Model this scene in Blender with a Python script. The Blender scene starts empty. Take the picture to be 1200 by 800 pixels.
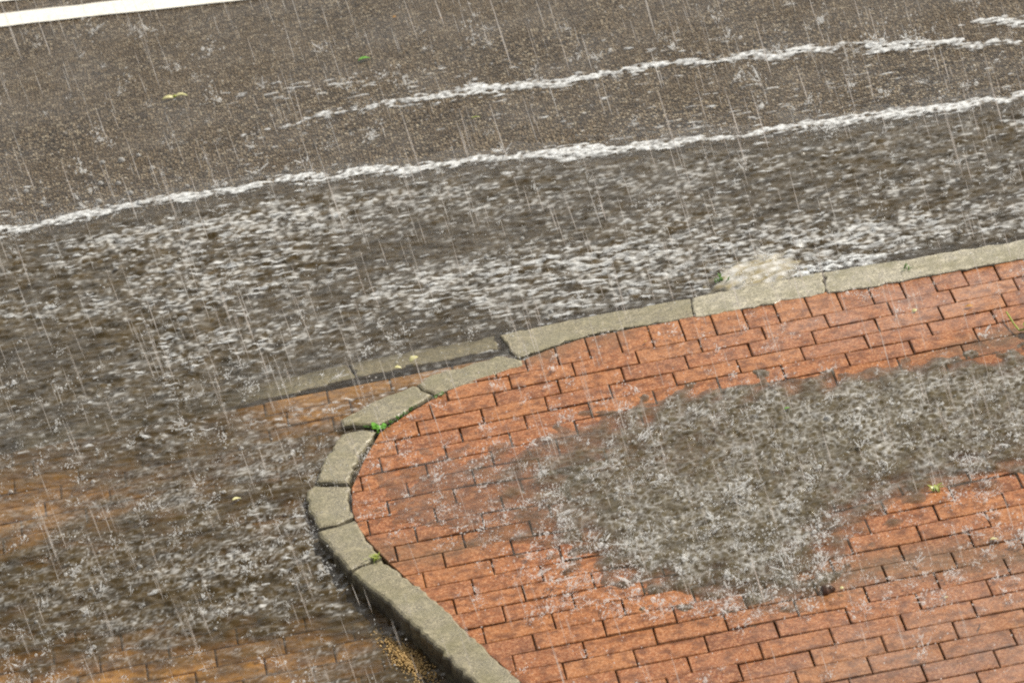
import bpy, math, random
import numpy as np
random.seed(7)
rng = np.random.default_rng(11)
sc = bpy.context.scene
COL = sc.collection

# ------------------------------------------------------------------ camera (solved from the brick bond)
F_PX, W_PX, H_PX = 6093.4, 1200, 800
RB = np.array([[0.9806833, -0.12214076, -0.15278059],
               [-0.18968952, -0.40326555, -0.89520656],
               [0.04773006, 0.90689499, -0.41864461]])   # world -> (right, down, forward)
CAM = np.array([-1.20012324, -14.56541632, 6.83502383])

def at(px, py, z=0.0):
    """ground point (height z) seen at photo pixel px, py: used to survey outlines off the photograph"""
    d = RB.T @ np.array([(px - W_PX / 2) / F_PX, (py - H_PX / 2) / F_PX, 1.0])
    p = CAM + d * ((z - CAM[2]) / d[2])
    return p

def ats(pts, z=0.0):
    return np.array([at(a, b, z)[:2] for a, b in pts])

cd = bpy.data.cameras.new("camera")
cam = bpy.data.objects.new("camera", cd)
COL.objects.link(cam)
from mathutils import Matrix, Vector
m3 = Matrix((RB[0].tolist(), (-RB[1]).tolist(), (-RB[2]).tolist())).transposed()
cam.matrix_world = Matrix.Translation(CAM.tolist()) @ m3.to_4x4()
cd.sensor_width = 36
cd.lens = 36 * F_PX / W_PX
cd.clip_start = 0.5
cd.clip_end = 500
cd.dof.use_dof = True
cd.dof.focus_distance = 15.7
cd.dof.aperture_fstop = 6.3
sc.camera = cam

# ------------------------------------------------------------------ helpers
def tag(o, label=None, cat=None, group=None, kind=None):
    if label: o["label"] = label
    if cat: o["category"] = cat
    if group: o["group"] = group
    if kind: o["kind"] = kind
    return o

def link_mesh(name, verts, faces, mat, parent=None, smooth=False, attrs=None):
    me = bpy.data.meshes.new(name)
    verts = np.asarray(verts, dtype=np.float32)
    if isinstance(faces, np.ndarray):
        n, k = faces.shape
        me.vertices.add(len(verts)); me.vertices.foreach_set("co", verts.ravel())
        me.loops.add(n * k); me.loops.foreach_set("vertex_index", faces.astype(np.int32).ravel())
        me.polygons.add(n)
        me.polygons.foreach_set("loop_start", np.arange(0, n * k, k, dtype=np.int32))
        me.polygons.foreach_set("loop_total", np.full(n, k, dtype=np.int32))
        me.update(calc_edges=True)
    else:
        me.from_pydata(verts.tolist(), [], faces)
        me.update()
    if attrs:
        for an, av in attrs.items():
            a = me.attributes.new(an, 'FLOAT', 'POINT')
            a.data.foreach_set("value", np.asarray(av, dtype=np.float32).ravel())
    if smooth:
        me.polygons.foreach_set("use_smooth", np.ones(len(me.polygons), dtype=bool))
    me.validate()
    if mat: me.materials.append(mat)
    o = bpy.data.objects.new(name, me)
    COL.objects.link(o)
    if parent: o.parent = parent
    return o

def spectrum_noise(nx, ny, dx, dy, lx, ly, seed, rot=0.0, band=True):
    """Gaussian random field, wavelengths about lx (along) and ly (across), unit deviation"""
    r = np.random.default_rng(seed)
    w = r.standard_normal((ny, nx))
    kx = np.fft.rfftfreq(nx, dx)[None, :]
    ky = np.fft.fftfreq(ny, dy)[:, None]
    c, s = math.cos(rot), math.sin(rot)
    u = (kx * c + ky * s) * lx
    v = (-kx * s + ky * c) * ly
    q = np.sqrt(u * u + v * v)
    f = np.exp(-((q - 1) / 0.45) ** 2) if band else np.exp(-q * q)
    h = np.fft.irfft2(np.fft.rfft2(w) * f, s=(ny, nx))
    h -= h.mean()
    return h / h.std()

def seg_dist(X, Y, P, closed=False):
    """distance to a polyline, and arc parameter of the nearest point"""
    best = np.full(X.shape, 1e9); par = np.zeros(X.shape); acc = 0.0
    n = len(P)
    for i in range(n if closed else n - 1):
        a, b = P[i], P[(i + 1) % n]
        d = b - a; L = math.hypot(*d)
        t = np.clip(((X - a[0]) * d[0] + (Y - a[1]) * d[1]) / (L * L), 0, 1)
        q = np.hypot(X - a[0] - t * d[0], Y - a[1] - t * d[1])
        m = q < best
        best = np.where(m, q, best); par = np.where(m, acc + t * L, par)
        acc += L
    return best, par

def inside(X, Y, P):
    r = np.zeros(X.shape, bool); n = len(P)
    for i in range(n):
        x0, y0 = P[i]; x1, y1 = P[(i + 1) % n]
        if y0 == y1: continue
        c = ((y0 > Y) != (y1 > Y)) & (X < (x1 - x0) * (Y - y0) / (y1 - y0) + x0)
        r ^= c
    return r

def sdf(X, Y, P):
    d, _ = seg_dist(X, Y, P, True)
    return np.where(inside(X, Y, P), d, -d)      # positive inside

def sstep(a, b, x):
    t = np.clip((x - a) / (b - a), 0, 1)
    return t * t * (3 - 2 * t)

# ------------------------------------------------------------------ materials
def new_mat(name):
    m = bpy.data.materials.new(name); m.use_nodes = True
    nt = m.node_tree; nt.nodes.clear()
    return m, nt

def N(nt, t, **kw):
    n = nt.nodes.new(t)
    for k, v in kw.items():
        if hasattr(n, k) and k not in ("Scale", "Detail"): setattr(n, k, v)
    return n

def setin(n, **kw):
    for k, v in kw.items():
        n.inputs[k.replace("_", " ")].default_value = v
    return n

def ramp(nt, fac, stops):
    r = nt.nodes.new("ShaderNodeValToRGB")
    e = r.color_ramp.elements
    while len(e) < len(stops): e.new(0.5)
    for el, (p, c) in zip(e, stops):
        el.position = p; el.color = (c[0], c[1], c[2], 1)
    nt.links.new(fac, r.inputs[0])
    return r.outputs[0]

def noise(nt, vec, scale, detail=4, rough=0.55):
    n = nt.nodes.new("ShaderNodeTexNoise")
    n.inputs["Scale"].default_value = scale; n.inputs["Detail"].default_value = detail; n.inputs["Roughness"].default_value = rough
    nt.links.new(vec, n.inputs["Vector"]); return n.outputs["Fac"]

def voronoi(nt, vec, scale):
    n = nt.nodes.new("ShaderNodeTexVoronoi")
    n.inputs["Scale"].default_value = scale
    nt.links.new(vec, n.inputs["Vector"]); return n

def mixc(nt, fac, a, b, blend="MIX"):
    n = nt.nodes.new("ShaderNodeMix"); n.data_type = "RGBA"; n.blend_type = blend
    for i, v in ((0, fac), (6, a), (7, b)):
        if hasattr(v, "links"): nt.links.new(v, n.inputs[i])
        elif isinstance(v, (int, float)): n.inputs[i].default_value = v
        else: n.inputs[i].default_value = (v[0], v[1], v[2], 1)
    return n.outputs[2]

def maths(nt, op, a, b=None, clamp=False):
    n = nt.nodes.new("ShaderNodeMath"); n.operation = op; n.use_clamp = clamp
    for i, v in ((0, a), (1, b)):
        if v is None: continue
        if hasattr(v, "links"): nt.links.new(v, n.inputs[i])
        else: n.inputs[i].default_value = v
    return n.outputs[0]

def bump(nt, h, strength, dist):
    n = nt.nodes.new("ShaderNodeBump")
    n.inputs["Strength"].default_value = strength; n.inputs["Distance"].default_value = dist
    nt.links.new(h, n.inputs["Height"]); return n.outputs["Normal"]

def pbsdf(nt, color, rough, normal=None, spec=0.5, ior=1.45):
    p = nt.nodes.new("ShaderNodeBsdfPrincipled")
    if hasattr(color, "links"): nt.links.new(color, p.inputs["Base Color"])
    else: p.inputs["Base Color"].default_value = (color[0], color[1], color[2], 1)
    if hasattr(rough, "links"): nt.links.new(rough, p.inputs["Roughness"])
    else: p.inputs["Roughness"].default_value = rough
    p.inputs["Specular IOR Level"].default_value = spec
    p.inputs["IOR"].default_value = ior
    if normal: nt.links.new(normal, p.inputs["Normal"])
    return p

def out(nt, sh):
    o = nt.nodes.new("ShaderNodeOutputMaterial"); nt.links.new(sh, o.inputs["Surface"])

def coords(nt):
    return nt.nodes.new("ShaderNodeNewGeometry").outputs["Position"]

def attr(nt, name):
    n = nt.nodes.new("ShaderNodeAttribute"); n.attribute_name = name
    return n.outputs["Fac"]

def mat_asphalt():
    m, nt = new_mat("wet_asphalt"); P = coords(nt)
    v = voronoi(nt, P, 104); rnd = nt.nodes.new("ShaderNodeSeparateColor"); nt.links.new(v.outputs["Color"], rnd.inputs[0])
    stone = ramp(nt, rnd.outputs[0], [(0.0, (.018, .012, .007)), (.30, (.070, .048, .027)), (.55, (.215, .150, .082)), (.8, (.44, .34, .22)), (1.0, (.88, .77, .58))])
    v2 = voronoi(nt, P, 330)
    binder = maths(nt, "MULTIPLY", v.outputs["Distance"], 55, True)
    c = mixc(nt, maths(nt, "MULTIPLY", binder, .55), stone, (.030, .022, .013))
    big = noise(nt, P, 2.1, 5)
    c = mixc(nt, ramp(nt, big, [(.35, (0, 0, 0)), (.7, (.45, .45, .45))]), c, (.15, .104, .054))
    fine = noise(nt, P, 420, 2)
    h = maths(nt, "ADD", maths(nt, "MULTIPLY", v.outputs["Distance"], -60), maths(nt, "MULTIPLY", fine, .6))
    rg = ramp(nt, noise(nt, P, 60, 3), [(.3, (.28, .2, .2)), (.75, (.6, .5, .5))])
    pb = pbsdf(nt, c, rg, bump(nt, h, .65, .004))
    nt.links.new(ramp(nt, noise(nt, P, 3.2, 6, .6), [(.40, (.0,)*3), (.70, (.40,)*3)]), pb.inputs["Coat Weight"])
    pb.inputs["Coat Roughness"].default_value = .22
    nt.links.new(bump(nt, noise(nt, P, 85, 3, .6), .6, .005), pb.inputs["Coat Normal"])
    out(nt, pb.outputs[0]); return m

def mat_brick(name, hue, jk=1.0):
    m, nt = new_mat(name); P = coords(nt)
    wt = attr(nt, "wet"); t = attr(nt, "tint"); d = attr(nt, "dirt"); j = attr(nt, "joint")
    base = ramp(nt, t, [(0, hue[0]), (.5, hue[1]), (1, hue[2])])
    sp = noise(nt, P, 120, 4, .75)
    c = mixc(nt, ramp(nt, sp, [(.44, (0, 0, 0)), (.66, (.9, .9, .9))]), base, hue[3])
    sp2 = noise(nt, P, 26, 5, .6)
    c = mixc(nt, ramp(nt, sp2, [(.45, (0, 0, 0)), (.64, (.85, .85, .85))]), c, hue[4])
    vo = voronoi(nt, P, 210)
    c = mixc(nt, ramp(nt, vo.outputs["Distance"], [(.0, (.55, .55, .55)), (.16, (0, 0, 0))]), c, (.52, .40, .27))
    dn = maths(nt, "MULTIPLY", d, ramp(nt, noise(nt, P, 45, 5, .65), [(.3, (.45,)*3), (.65, (1,)*3)]), True)
    c = mixc(nt, dn, c, (.085, .066, .036))
    c = mixc(nt, maths(nt, "MULTIPLY", j, jk), c, (.075, .048, .028))
    h = maths(nt, "ADD", maths(nt, "MULTIPLY", sp, .8), maths(nt, "MULTIPLY", noise(nt, P, 60, 3), .7))
    rg = ramp(nt, noise(nt, P, 14, 4), [(.35, (.22,)*3), (.7, (.50,)*3)])
    pb = pbsdf(nt, c, rg, bump(nt, h, .55, .004), spec=.3)
    nt.links.new(maths(nt, "MULTIPLY", maths(nt, "ADD", wt, .08), ramp(nt, noise(nt, P, 7, 5, .62), [(.34, (.35,)*3), (.60, (1.25,)*3)]), True), pb.inputs["Coat Weight"]); pb.inputs["Coat IOR"].default_value = 1.6
    wet = noise(nt, P, 30, 3, .5)
    nt.links.new(ramp(nt, wet, [(.3, (.05,)*3), (.7, (.22,)*3)]), pb.inputs["Coat Roughness"])
    nt.links.new(bump(nt, maths(nt, "ADD", wet, maths(nt, "MULTIPLY", noise(nt, P, 130, 2), .8)), .42, .006), pb.inputs["Coat Normal"])
    out(nt, pb.outputs[0]); return m

def mat_concrete(name, tint):
    m, nt = new_mat(name); P = coords(nt)
    v = voronoi(nt, P, 330); rnd = nt.nodes.new("ShaderNodeSeparateColor"); nt.links.new(v.outputs["Color"], rnd.inputs[0])
    c = ramp(nt, rnd.outputs[0], [(0, [k * .55 for k in tint]), (.4, [k * .9 for k in tint]), (.8, [k * 1.08 for k in tint]), (1, [k * 1.5 for k in tint])])
    f = noise(nt, P, 150, 5, .75)
    c = mixc(nt, ramp(nt, f, [(.40, (.95,)*3), (.54, (0, 0, 0))]), c, [k * .32 for k in tint])
    b = noise(nt, P, 9, 6, .6)
    c = mixc(nt, ramp(nt, b, [(.42, (0, 0, 0)), (.68, (.75,)*3)]), c, (.17, .155, .075))
    b2 = noise(nt, P, 33, 5, .6)
    c = mixc(nt, ramp(nt, b2, [(.52, (0, 0, 0)), (.75, (.6,)*3)]), c, [k * 1.5 for k in tint])
    s = attr(nt, "side_dark")
    c = mixc(nt, maths(nt, "MULTIPLY", s, ramp(nt, noise(nt, P, 30, 5), [(.3, (.5,)*3), (.6, (1,)*3)])), c, (.040, .032, .022))  # concrete darkened on the side faces, patchy by noise
    h = maths(nt, "ADD", f, maths(nt, "MULTIPLY", b2, 1.5))
    rg = ramp(nt, b2, [(.3, (.28,)*3), (.7, (.55,)*3)])
    pb = pbsdf(nt, c, rg, bump(nt, h, .6, .004))
    nt.links.new(ramp(nt, noise(nt, P, 8, 5, .6), [(.35, (.08,)*3), (.65, (.6,)*3)]), pb.inputs["Coat Weight"])
    pb.inputs["Coat Roughness"].default_value = .2; nt.links.new(bump(nt, noise(nt, P, 90, 3), .5, .005), pb.inputs["Coat Normal"])
    out(nt, pb.outputs[0]); return m

def mat_water(name, deep, pale_tone, rough=.10):
    m, nt = new_mat(name); P = coords(nt)
    k = attr(nt, "murk")
    mp = nt.nodes.new("ShaderNodeMapping"); nt.links.new(P, mp.inputs[0]); mp.inputs["Scale"].default_value = (.55, 1, 1)
    nb = noise(nt, mp.outputs[0], 95, 3, .6)
    nm = bump(nt, nb, .5, .006)
    cl = ramp(nt, noise(nt, mp.outputs[0], 22, 4, .6), [(.35, deep), (.68, pale_tone)])  # two silty water tones blended at random
    froth_glint = maths(nt, "MULTIPLY", attr(nt, "froth_glint"), ramp(nt, noise(nt, mp.outputs[0], 70, 3, .6), [(.3, (.45,)*3), (.62, (1,)*3)]), True)
    cl = mixc(nt, froth_glint, cl, (.70, .71, .71))  # froth plus sky glints of the ripples, painted into the water colour
    k = maths(nt, "MAXIMUM", k, froth_glint)
    p = pbsdf(nt, cl, rough, nm, .5, 1.33)
    fr = nt.nodes.new("ShaderNodeFresnel"); fr.inputs[0].default_value = 1.33
    tr = nt.nodes.new("ShaderNodeBsdfTransparent"); tr.inputs[0].default_value = (.98, .96, .91, 1)
    gl = nt.nodes.new("ShaderNodeBsdfGlossy"); gl.inputs["Roughness"].default_value = rough; nt.links.new(nm, gl.inputs["Normal"])
    a = nt.nodes.new("ShaderNodeMixShader"); nt.links.new(maths(nt, "MINIMUM", fr.outputs[0], .30), a.inputs[0]); nt.links.new(tr.outputs[0], a.inputs[1]); nt.links.new(gl.outputs[0], a.inputs[2])
    b = nt.nodes.new("ShaderNodeMixShader"); nt.links.new(k, b.inputs[0]); nt.links.new(a.outputs[0], b.inputs[1]); nt.links.new(p.outputs[0], b.inputs[2])
    out(nt, b.outputs[0]); return m

def mat_froth(name, alpha_attr=None, alpha=.8, col=(.80, .84, .88), rough=.35):
    m, nt = new_mat(name); P = coords(nt)
    p = pbsdf(nt, col, rough, None, .5, 1.33)
    p.inputs["Subsurface Weight"].default_value = 0.0
    tr = nt.nodes.new("ShaderNodeBsdfTransparent")
    mx = nt.nodes.new("ShaderNodeMixShader")
    if alpha_attr:
        a = attr(nt, alpha_attr)
        br = ramp(nt, noise(nt, P, 160, 3, .6), [(.34, (.30,)*3), (.58, (1,)*3)])
        nt.links.new(maths(nt, "MULTIPLY", a, br, True), mx.inputs[0])
    else: mx.inputs[0].default_value = alpha
    nt.links.new(tr.outputs[0], mx.inputs[1]); nt.links.new(p.outputs[0], mx.inputs[2])
    out(nt, mx.outputs[0]); return m

def mat_spray(name, alpha, col):
    m, nt = new_mat(name)
    d = pbsdf(nt, col, .25, None, .5, 1.33)
    t = nt.nodes.new("ShaderNodeBsdfTranslucent"); t.inputs[0].default_value = (*col, 1)
    a = nt.nodes.new("ShaderNodeMixShader"); a.inputs[0].default_value = .5
    nt.links.new(d.outputs[0], a.inputs[1]); nt.links.new(t.outputs[0], a.inputs[2])
    tr = nt.nodes.new("ShaderNodeBsdfTransparent")
    mx = nt.nodes.new("ShaderNodeMixShader"); mx.inputs[0].default_value = alpha
    nt.links.new(tr.outputs[0], mx.inputs[1]); nt.links.new(a.outputs[0], mx.inputs[2])
    out(nt, mx.outputs[0]); return m

def mat_leaf(name, a, b):
    m, nt = new_mat(name); P = coords(nt)
    c = ramp(nt, noise(nt, P, 90, 3), [(.35, a), (.65, b)])
    p = pbsdf(nt, c, .35)
    t = nt.nodes.new("ShaderNodeBsdfTranslucent"); nt.links.new(c, t.inputs[0])
    mx = nt.nodes.new("ShaderNodeMixShader"); mx.inputs[0].default_value = .3
    nt.links.new(p.outputs[0], mx.inputs[1]); nt.links.new(t.outputs[0], mx.inputs[2])
    out(nt, mx.outputs[0]); return m

def mat_plain(name, a, b, scale, rough):
    m, nt = new_mat(name); P = coords(nt)
    n = noise(nt, P, scale, 4, .6)
    out(nt, pbsdf(nt, ramp(nt, n, [(.35, a), (.65, b)]), rough, bump(nt, n, .4, .003)).outputs[0]); return m

M = {}
M["asphalt"] = mat_asphalt()
M["brick"] = mat_brick("wet_red_brick", [(.185, .048, .009), (.255, .074, .013), (.30, .105, .024), (.54, .28, .14), (.12, .036, .008)])
M["drive"] = mat_brick("drowned_brick", [(.33, .145, .020), (.40, .185, .030), (.46, .225, .045), (.50, .28, .09), (.20, .09, .024)], .30)
M["concrete"] = mat_concrete("kerb_concrete", (.285, .255, .170))
M["pale_concrete"] = mat_concrete("pale_kerb_concrete", (.43, .40, .31))
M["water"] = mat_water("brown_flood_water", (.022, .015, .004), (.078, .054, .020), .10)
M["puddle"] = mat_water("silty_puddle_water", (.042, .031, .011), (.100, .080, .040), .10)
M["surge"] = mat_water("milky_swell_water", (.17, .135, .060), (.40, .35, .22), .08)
M["foam"] = mat_froth("white_foam", "foam")
M["spray"] = mat_spray("water_spray", .48, (.90, .92, .94))
M["rain"] = mat_spray("falling_rain", .36, (.88, .88, .88))
M["paint"] = mat_plain("road_paint", (.66, .65, .60), (.80, .80, .77), 60, .35)
M["green"] = mat_leaf("fresh_green", (.10, .34, .03), (.22, .55, .07))
M["lime"] = mat_leaf("lime_green", (.30, .42, .06), (.45, .52, .12))
M["yellow"] = mat_leaf("pale_yellow", (.62, .60, .28), (.80, .78, .48))
M["ochre"] = mat_leaf("ochre_leaf", (.48, .24, .05), (.60, .36, .10))
M["brown"] = mat_plain("dark_brown", (.030, .018, .012), (.085, .040, .025), 80, .4)
M["sand"] = mat_plain("wet_sand", (.32, .19, .06), (.62, .44, .19), 200, .45)
M["moss"] = mat_leaf("moss_green", (.05, .13, .015), (.10, .24, .03))
M["bed"] = mat_plain("joint_grit", (.022, .017, .011), (.05, .04, .028), 160, .5)

# ------------------------------------------------------------------ levels
Z_RIM = 0.004                                   # top of the corner kerb
def z_level(X, Y):                              # flood water surface: level with the kerb, falling away down the driveway
    return -0.012 - 0.046 * np.clip(-Y - 0.45, 0, 9)
def z_base(X, Y):                               # road and driveway bed under it
    drop = 0.034 * sstep(-0.5, -0.1, -np.abs(Y - 0.0) * 0 + Y)     # asphalt lies deeper than the driveway bricks
    far = 0.024 * np.clip(Y - 0.45, 0, 30)
    return np.minimum(z_level(X, Y) - 0.014 - drop * .8 + np.minimum(far, .0385 + .006 * np.clip(Y, 0, 40)), 10)

# ------------------------------------------------------------------ outlines surveyed from the photograph
INNER = [(1420, 258), (1200, 302), (1000, 342), (860, 365), (760, 380), (690, 393), (640, 410), (613, 428), (560, 446), (512, 463),
         (478, 484), (445, 506), (425, 540), (411, 572), (412, 600), (418, 618), (445, 650), (500, 692), (560, 750), (622, 806), (800, 975)]
inner_w = ats(INNER, 0.0)

# ------------------------------------------------------------------ ground, road
def grid_sheet(name, xs, ys, zf, mat, kind="structure"):
    X, Y = np.meshgrid(xs, ys)
    V = np.c_[X.ravel(), Y.ravel(), zf(X, Y).ravel()]
    nx, ny = len(xs), len(ys)
    i = (np.arange(ny - 1)[:, None] * nx + np.arange(nx - 1)[None, :]).ravel()
    Fq = np.c_[i, i + 1, i + nx + 1, i + nx]
    o = link_mesh(name, V, Fq, mat, smooth=True)
    o["kind"] = kind
    return o

xs = np.r_[np.arange(-60, -6, 3), np.arange(-6, 6.01, .06), np.arange(9, 61, 3)]
ys = np.r_[-0.30, np.arange(-.24, 7, .06), np.arange(7, 60, 2.5)]
grid_sheet("road", xs, ys, z_base, M["asphalt"])
grid_sheet("ground", np.linspace(-80, 80, 9), np.linspace(-60, 80, 9), lambda X, Y: 0 * X - 0.62, M["asphalt"])

def marking(name, lo0, lo1, hi0):
    zr = 0.010
    a, b = at(*lo0, zr), at(*lo1, zr)
    d = (b - a); d /= np.linalg.norm(d)
    w = at(*hi0, zr) - a
    nrm = np.array([-d[1], d[0], 0]); wid = abs(w @ nrm)
    vs = []; n = 120
    for i in range(n + 1):
        s = -4 + 9 * i / n
        for k in range(2):
            p = a + d * s + nrm * (wid * k) + nrm * random.uniform(-.004, .004)
            vs.append((p[0], p[1], float(z_base(p[0], p[1])) + .004))
    fs = [(2 * i, 2 * i + 2, 2 * i + 3, 2 * i + 1) for i in range(n)]
    o = link_mesh(name, vs, fs, M["paint"]); o["kind"] = "structure"
    return o
marking("road_marking", (0, 32), (285, 0), (0, 17))
marking("road_marking", (0, 3), (31, 0), (0, -12))

# ------------------------------------------------------------------ brick laying
def clip_poly(poly, a, b):
    """keep the part of a polygon on the left of a->b"""
    res = []; n = len(poly)
    def s(p): return (b[0] - a[0]) * (p[1] - a[1]) - (b[1] - a[1]) * (p[0] - a[0])
    for i in range(n):
        p, q = poly[i], poly[(i + 1) % n]; sp, sq = s(p), s(q)
        if sp >= 0: res.append(p)
        if (sp > 0 > sq) or (sp < 0 < sq):
            t = sp / (sp - sq); res.append((p[0] + t * (q[0] - p[0]), p[1] + t * (q[1] - p[1])))
    return res

def area(p):
    return .5 * sum(p[i][0] * p[(i + 1) % len(p)][1] - p[(i + 1) % len(p)][0] * p[i][1] for i in range(len(p)))

def inset(poly, d):
    n = len(poly); res = []
    for i in range(n):
        p0, p1, p2 = poly[i - 1], poly[i], poly[(i + 1) % n]
        e1 = (p1[0] - p0[0], p1[1] - p0[1]); e2 = (p2[0] - p1[0], p2[1] - p1[1])
        l1 = math.hypot(*e1) or 1; l2 = math.hypot(*e2) or 1
        n1 = (-e1[1] / l1, e1[0] / l1); n2 = (-e2[1] / l2, e2[0] / l2)
        bx, by = n1[0] + n2[0], n1[1] + n2[1]; dd = bx * bx + by * by
        k = 2 * d / max(dd, .5)
        res.append((p1[0] + bx * k, p1[1] + by * k))
    return res

def dedupe(p):
    r = []
    for q in p:
        if not r or math.hypot(q[0] - r[-1][0], q[1] - r[-1][1]) > .003: r.append(q)
    while len(r) > 1 and math.hypot(r[0][0] - r[-1][0], r[0][1] - r[-1][1]) <= .003: r.pop()
    return r

class Bricks:
    def __init__(s): s.v = []; s.f = []; s.t = []; s.d = []; s.j = []; s.w = []; s.wet = lambda x, y: .3
    def add(s, poly, zf, tint, dirt, gap=.0014, bev=.0036, tilt=.0025):
        poly = dedupe(poly)
        if len(poly) < 3 or area(poly) < .0006: return
        A = inset(poly, gap); B = inset(poly, gap + bev * .35); Cc = inset(poly, gap + bev)
        if area(Cc) < .0002 or area(A) > area(poly): return
        cx = sum(p[0] for p in poly) / len(poly); cy = sum(p[1] for p in poly) / len(poly)
        tx, ty, dz = random.gauss(0, tilt / .1 * .35), random.gauss(0, tilt / .1 * .35), random.gauss(0, .0012)
        n = len(poly); b = len(s.v)
        # keep edges a little worn: small jitter at corners
        for ring, z, jt in ((A, -.05, 1.0), (A, -.0055, .8), (B, -.0018, .05), (Cc, 0.0, 0.0)):
            for p in ring:
                jx, jy = (random.gauss(0, .0006), random.gauss(0, .0006))
                x, y = p[0] + jx, p[1] + jy
                s.v.append((x, y, zf(x, y) + z + dz + (x - cx) * tx + (y - cy) * ty))
                s.t.append(tint); s.d.append(dirt(x, y)); s.j.append(jt); s.w.append(s.wet(x, y))
        for k in range(3):
            for i in range(n):
                a0 = b + k * n + i; a1 = b + k * n + (i + 1) % n
                s.f.append((a0, a1, a1 + n, a0 + n))
        s.f.append(tuple(b + 3 * n + i for i in range(n)))
    def build(s, name, mat):
        o = link_mesh(name, s.v, s.f, mat, attrs={"tint": s.t, "dirt": s.d, "joint": s.j, "wet": s.w})
        o["kind"] = "structure"; return o

# convex clip outline of the pavement (its edge against the kerb), a hair inside the kerb
def hull_edge(P):
    st = []
    for p in P:
        while len(st) > 1 and (st[-1][0] - st[-2][0]) * (p[1] - st[-2][1]) - (st[-1][1] - st[-2][1]) * (p[0] - st[-2][0]) <= 0: st.pop()
        st.append(p)
    return st
edge = hull_edge([tuple(p) for p in inner_w])
def clip_pave(poly):
    # edge runs from far right, along the top to the left apex, then down: pavement is on its left
    for i in range(len(edge) - 1):
        a, b = edge[i], edge[i + 1]
        poly = clip_poly(poly, a, b)
        if len(poly) < 3: return []
    return poly

OFFS = {0: 0.0, 1: -.63, 2: -1.223, 3: -1.752, 4: -2.526, 5: -3.111,
        14: -7.329 - 2, 15: -5.974 - 4, 16: -6.673 - 4, 17: -5.372 - 6, 18: -6.055 - 6, 19: -4.759 - 8, 20: -5.472 - 8, 21: -2.109 - 12, 22: -.839 - 14, 23: 2.572 - 18}
def row_off(r):
    if r in OFFS: return OFFS[r]
    if r < 14: return -3.111 + (r - 5) * -.691
    return -15.43 + (r - 23) * -.68
stain_line = ats([(900, 700), (1000, 668), (1100, 655), (1200, 650), (1320, 640)])
stain_corner = ats([(440, 650), (500, 645), (560, 640)])
stain_right = ats([(1135, 408), (1180, 395), (1300, 372)])
stain_low = ats([(1010, 790), (1100, 760), (1250, 735)])
gap_dark = ats([(612, 418), (660, 408), (720, 392)])  # brick colour darkened along the kerb gap
def pave_dirt(x, y):
    X = np.array([x]); Y = np.array([y])
    d = 0
    d = max(d, .85 * float(np.exp(-(seg_dist(X, Y, stain_line)[0][0] / .10) ** 2)))
    d = max(d, .75 * float(np.exp(-(seg_dist(X, Y, stain_corner)[0][0] / .07) ** 2)))
    d = max(d, .9 * float(np.exp(-(seg_dist(X, Y, gap_dark)[0][0] / .035) ** 2)))
    d = max(d, .9 * float(np.exp(-(seg_dist(X, Y, stain_right)[0][0] / .06) ** 2)), .30 * float(np.exp(-(seg_dist(X, Y, stain_low)[0][0] / .25) ** 2)))
    return d
HOLLOW = [(560, 560), (640, 520), (700, 494), (770, 467), (860, 450), (960, 436), (1060, 426), (1140, 416), (1220, 418), (1420, 378),
          (1440, 510), (1290, 515), (1190, 545), (1090, 568), (1010, 600), (965, 640), (945, 680), (880, 700), (800, 690), (730, 660), (668, 630), (600, 595)]
hx = np.arange(-1.4, 2.6, .02); hy = np.arange(-2.4, .4, .02)
HZ = -.017 * sstep(-.03, .16, sdf(*np.meshgrid(hx, hy), ats(HOLLOW)))
def pave_z(x, y):
    i = int(round((x - hx[0]) / .02)); j = int(round((y - hy[0]) / .02))
    return float(HZ[j, i]) if 0 <= i < len(hx) and 0 <= j < len(hy) else 0.0
bk = Bricks()
fw1, fw2 = at(1130, 345), at(1150, 760)
bk.wet = lambda x, y: min(1.0, .06 + .95 * math.exp(-((x - fw1[0]) / .65) ** 2 - ((y - fw1[1]) / .22) ** 2) + .85 * math.exp(-((x - fw2[0]) / .6) ** 2 - ((y - fw2[1]) / .5) ** 2))
for r in range(0, 52):
    o = row_off(r)
    y1, y0 = -(r - 1) * .1, -r * .1
    if r == 0: continue
    k0 = int((-14 - o) // 2)
    for k in range(k0, k0 + 34):
        x0 = (o + 2 * k) * .1; x1 = x0 + .2
        if x0 > 4.2: break
        poly = clip_pave([(x0, y0), (x1, y0), (x1, y1), (x0, y1)])
        if len(poly) >= 3: bk.add(poly, pave_z, min(1, max(0, random.gauss(.5, .25))), pave_dirt)
for k in range(-14, 42):                         # the course laid crosswise along the kerb
    x0 = k * .1; x1 = x0 + .1
    poly = clip_pave([(x0, 0), (x1, 0), (x1, .17), (x0, .17)])
    if len(poly) >= 3: bk.add(poly, pave_z, min(1, max(0, random.gauss(.55, .25))), pave_dirt)
# bedding under the joints
b0 = len(bk.v)
bed_poly = edge + [(4.2, -5.2), (4.2, .1)]
bed_poly = [p for p in bed_poly if p[1] > -5.3]
cx_, cy_ = 1.0, -1.2
for p in bed_poly + [(cx_, cy_)]:
    bk.w.append(0); bk.v.append((p[0], p[1], -.032 if p == (cx_, cy_) else -.011)); bk.t.append(0); bk.d.append(0); bk.j.append(1.0)
nb = len(bed_poly)
for i in range(nb):
    bk.f.append((b0 + i, b0 + (i + 1) % nb, b0 + nb))
bk.build("pavement", M["brick"])

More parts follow.
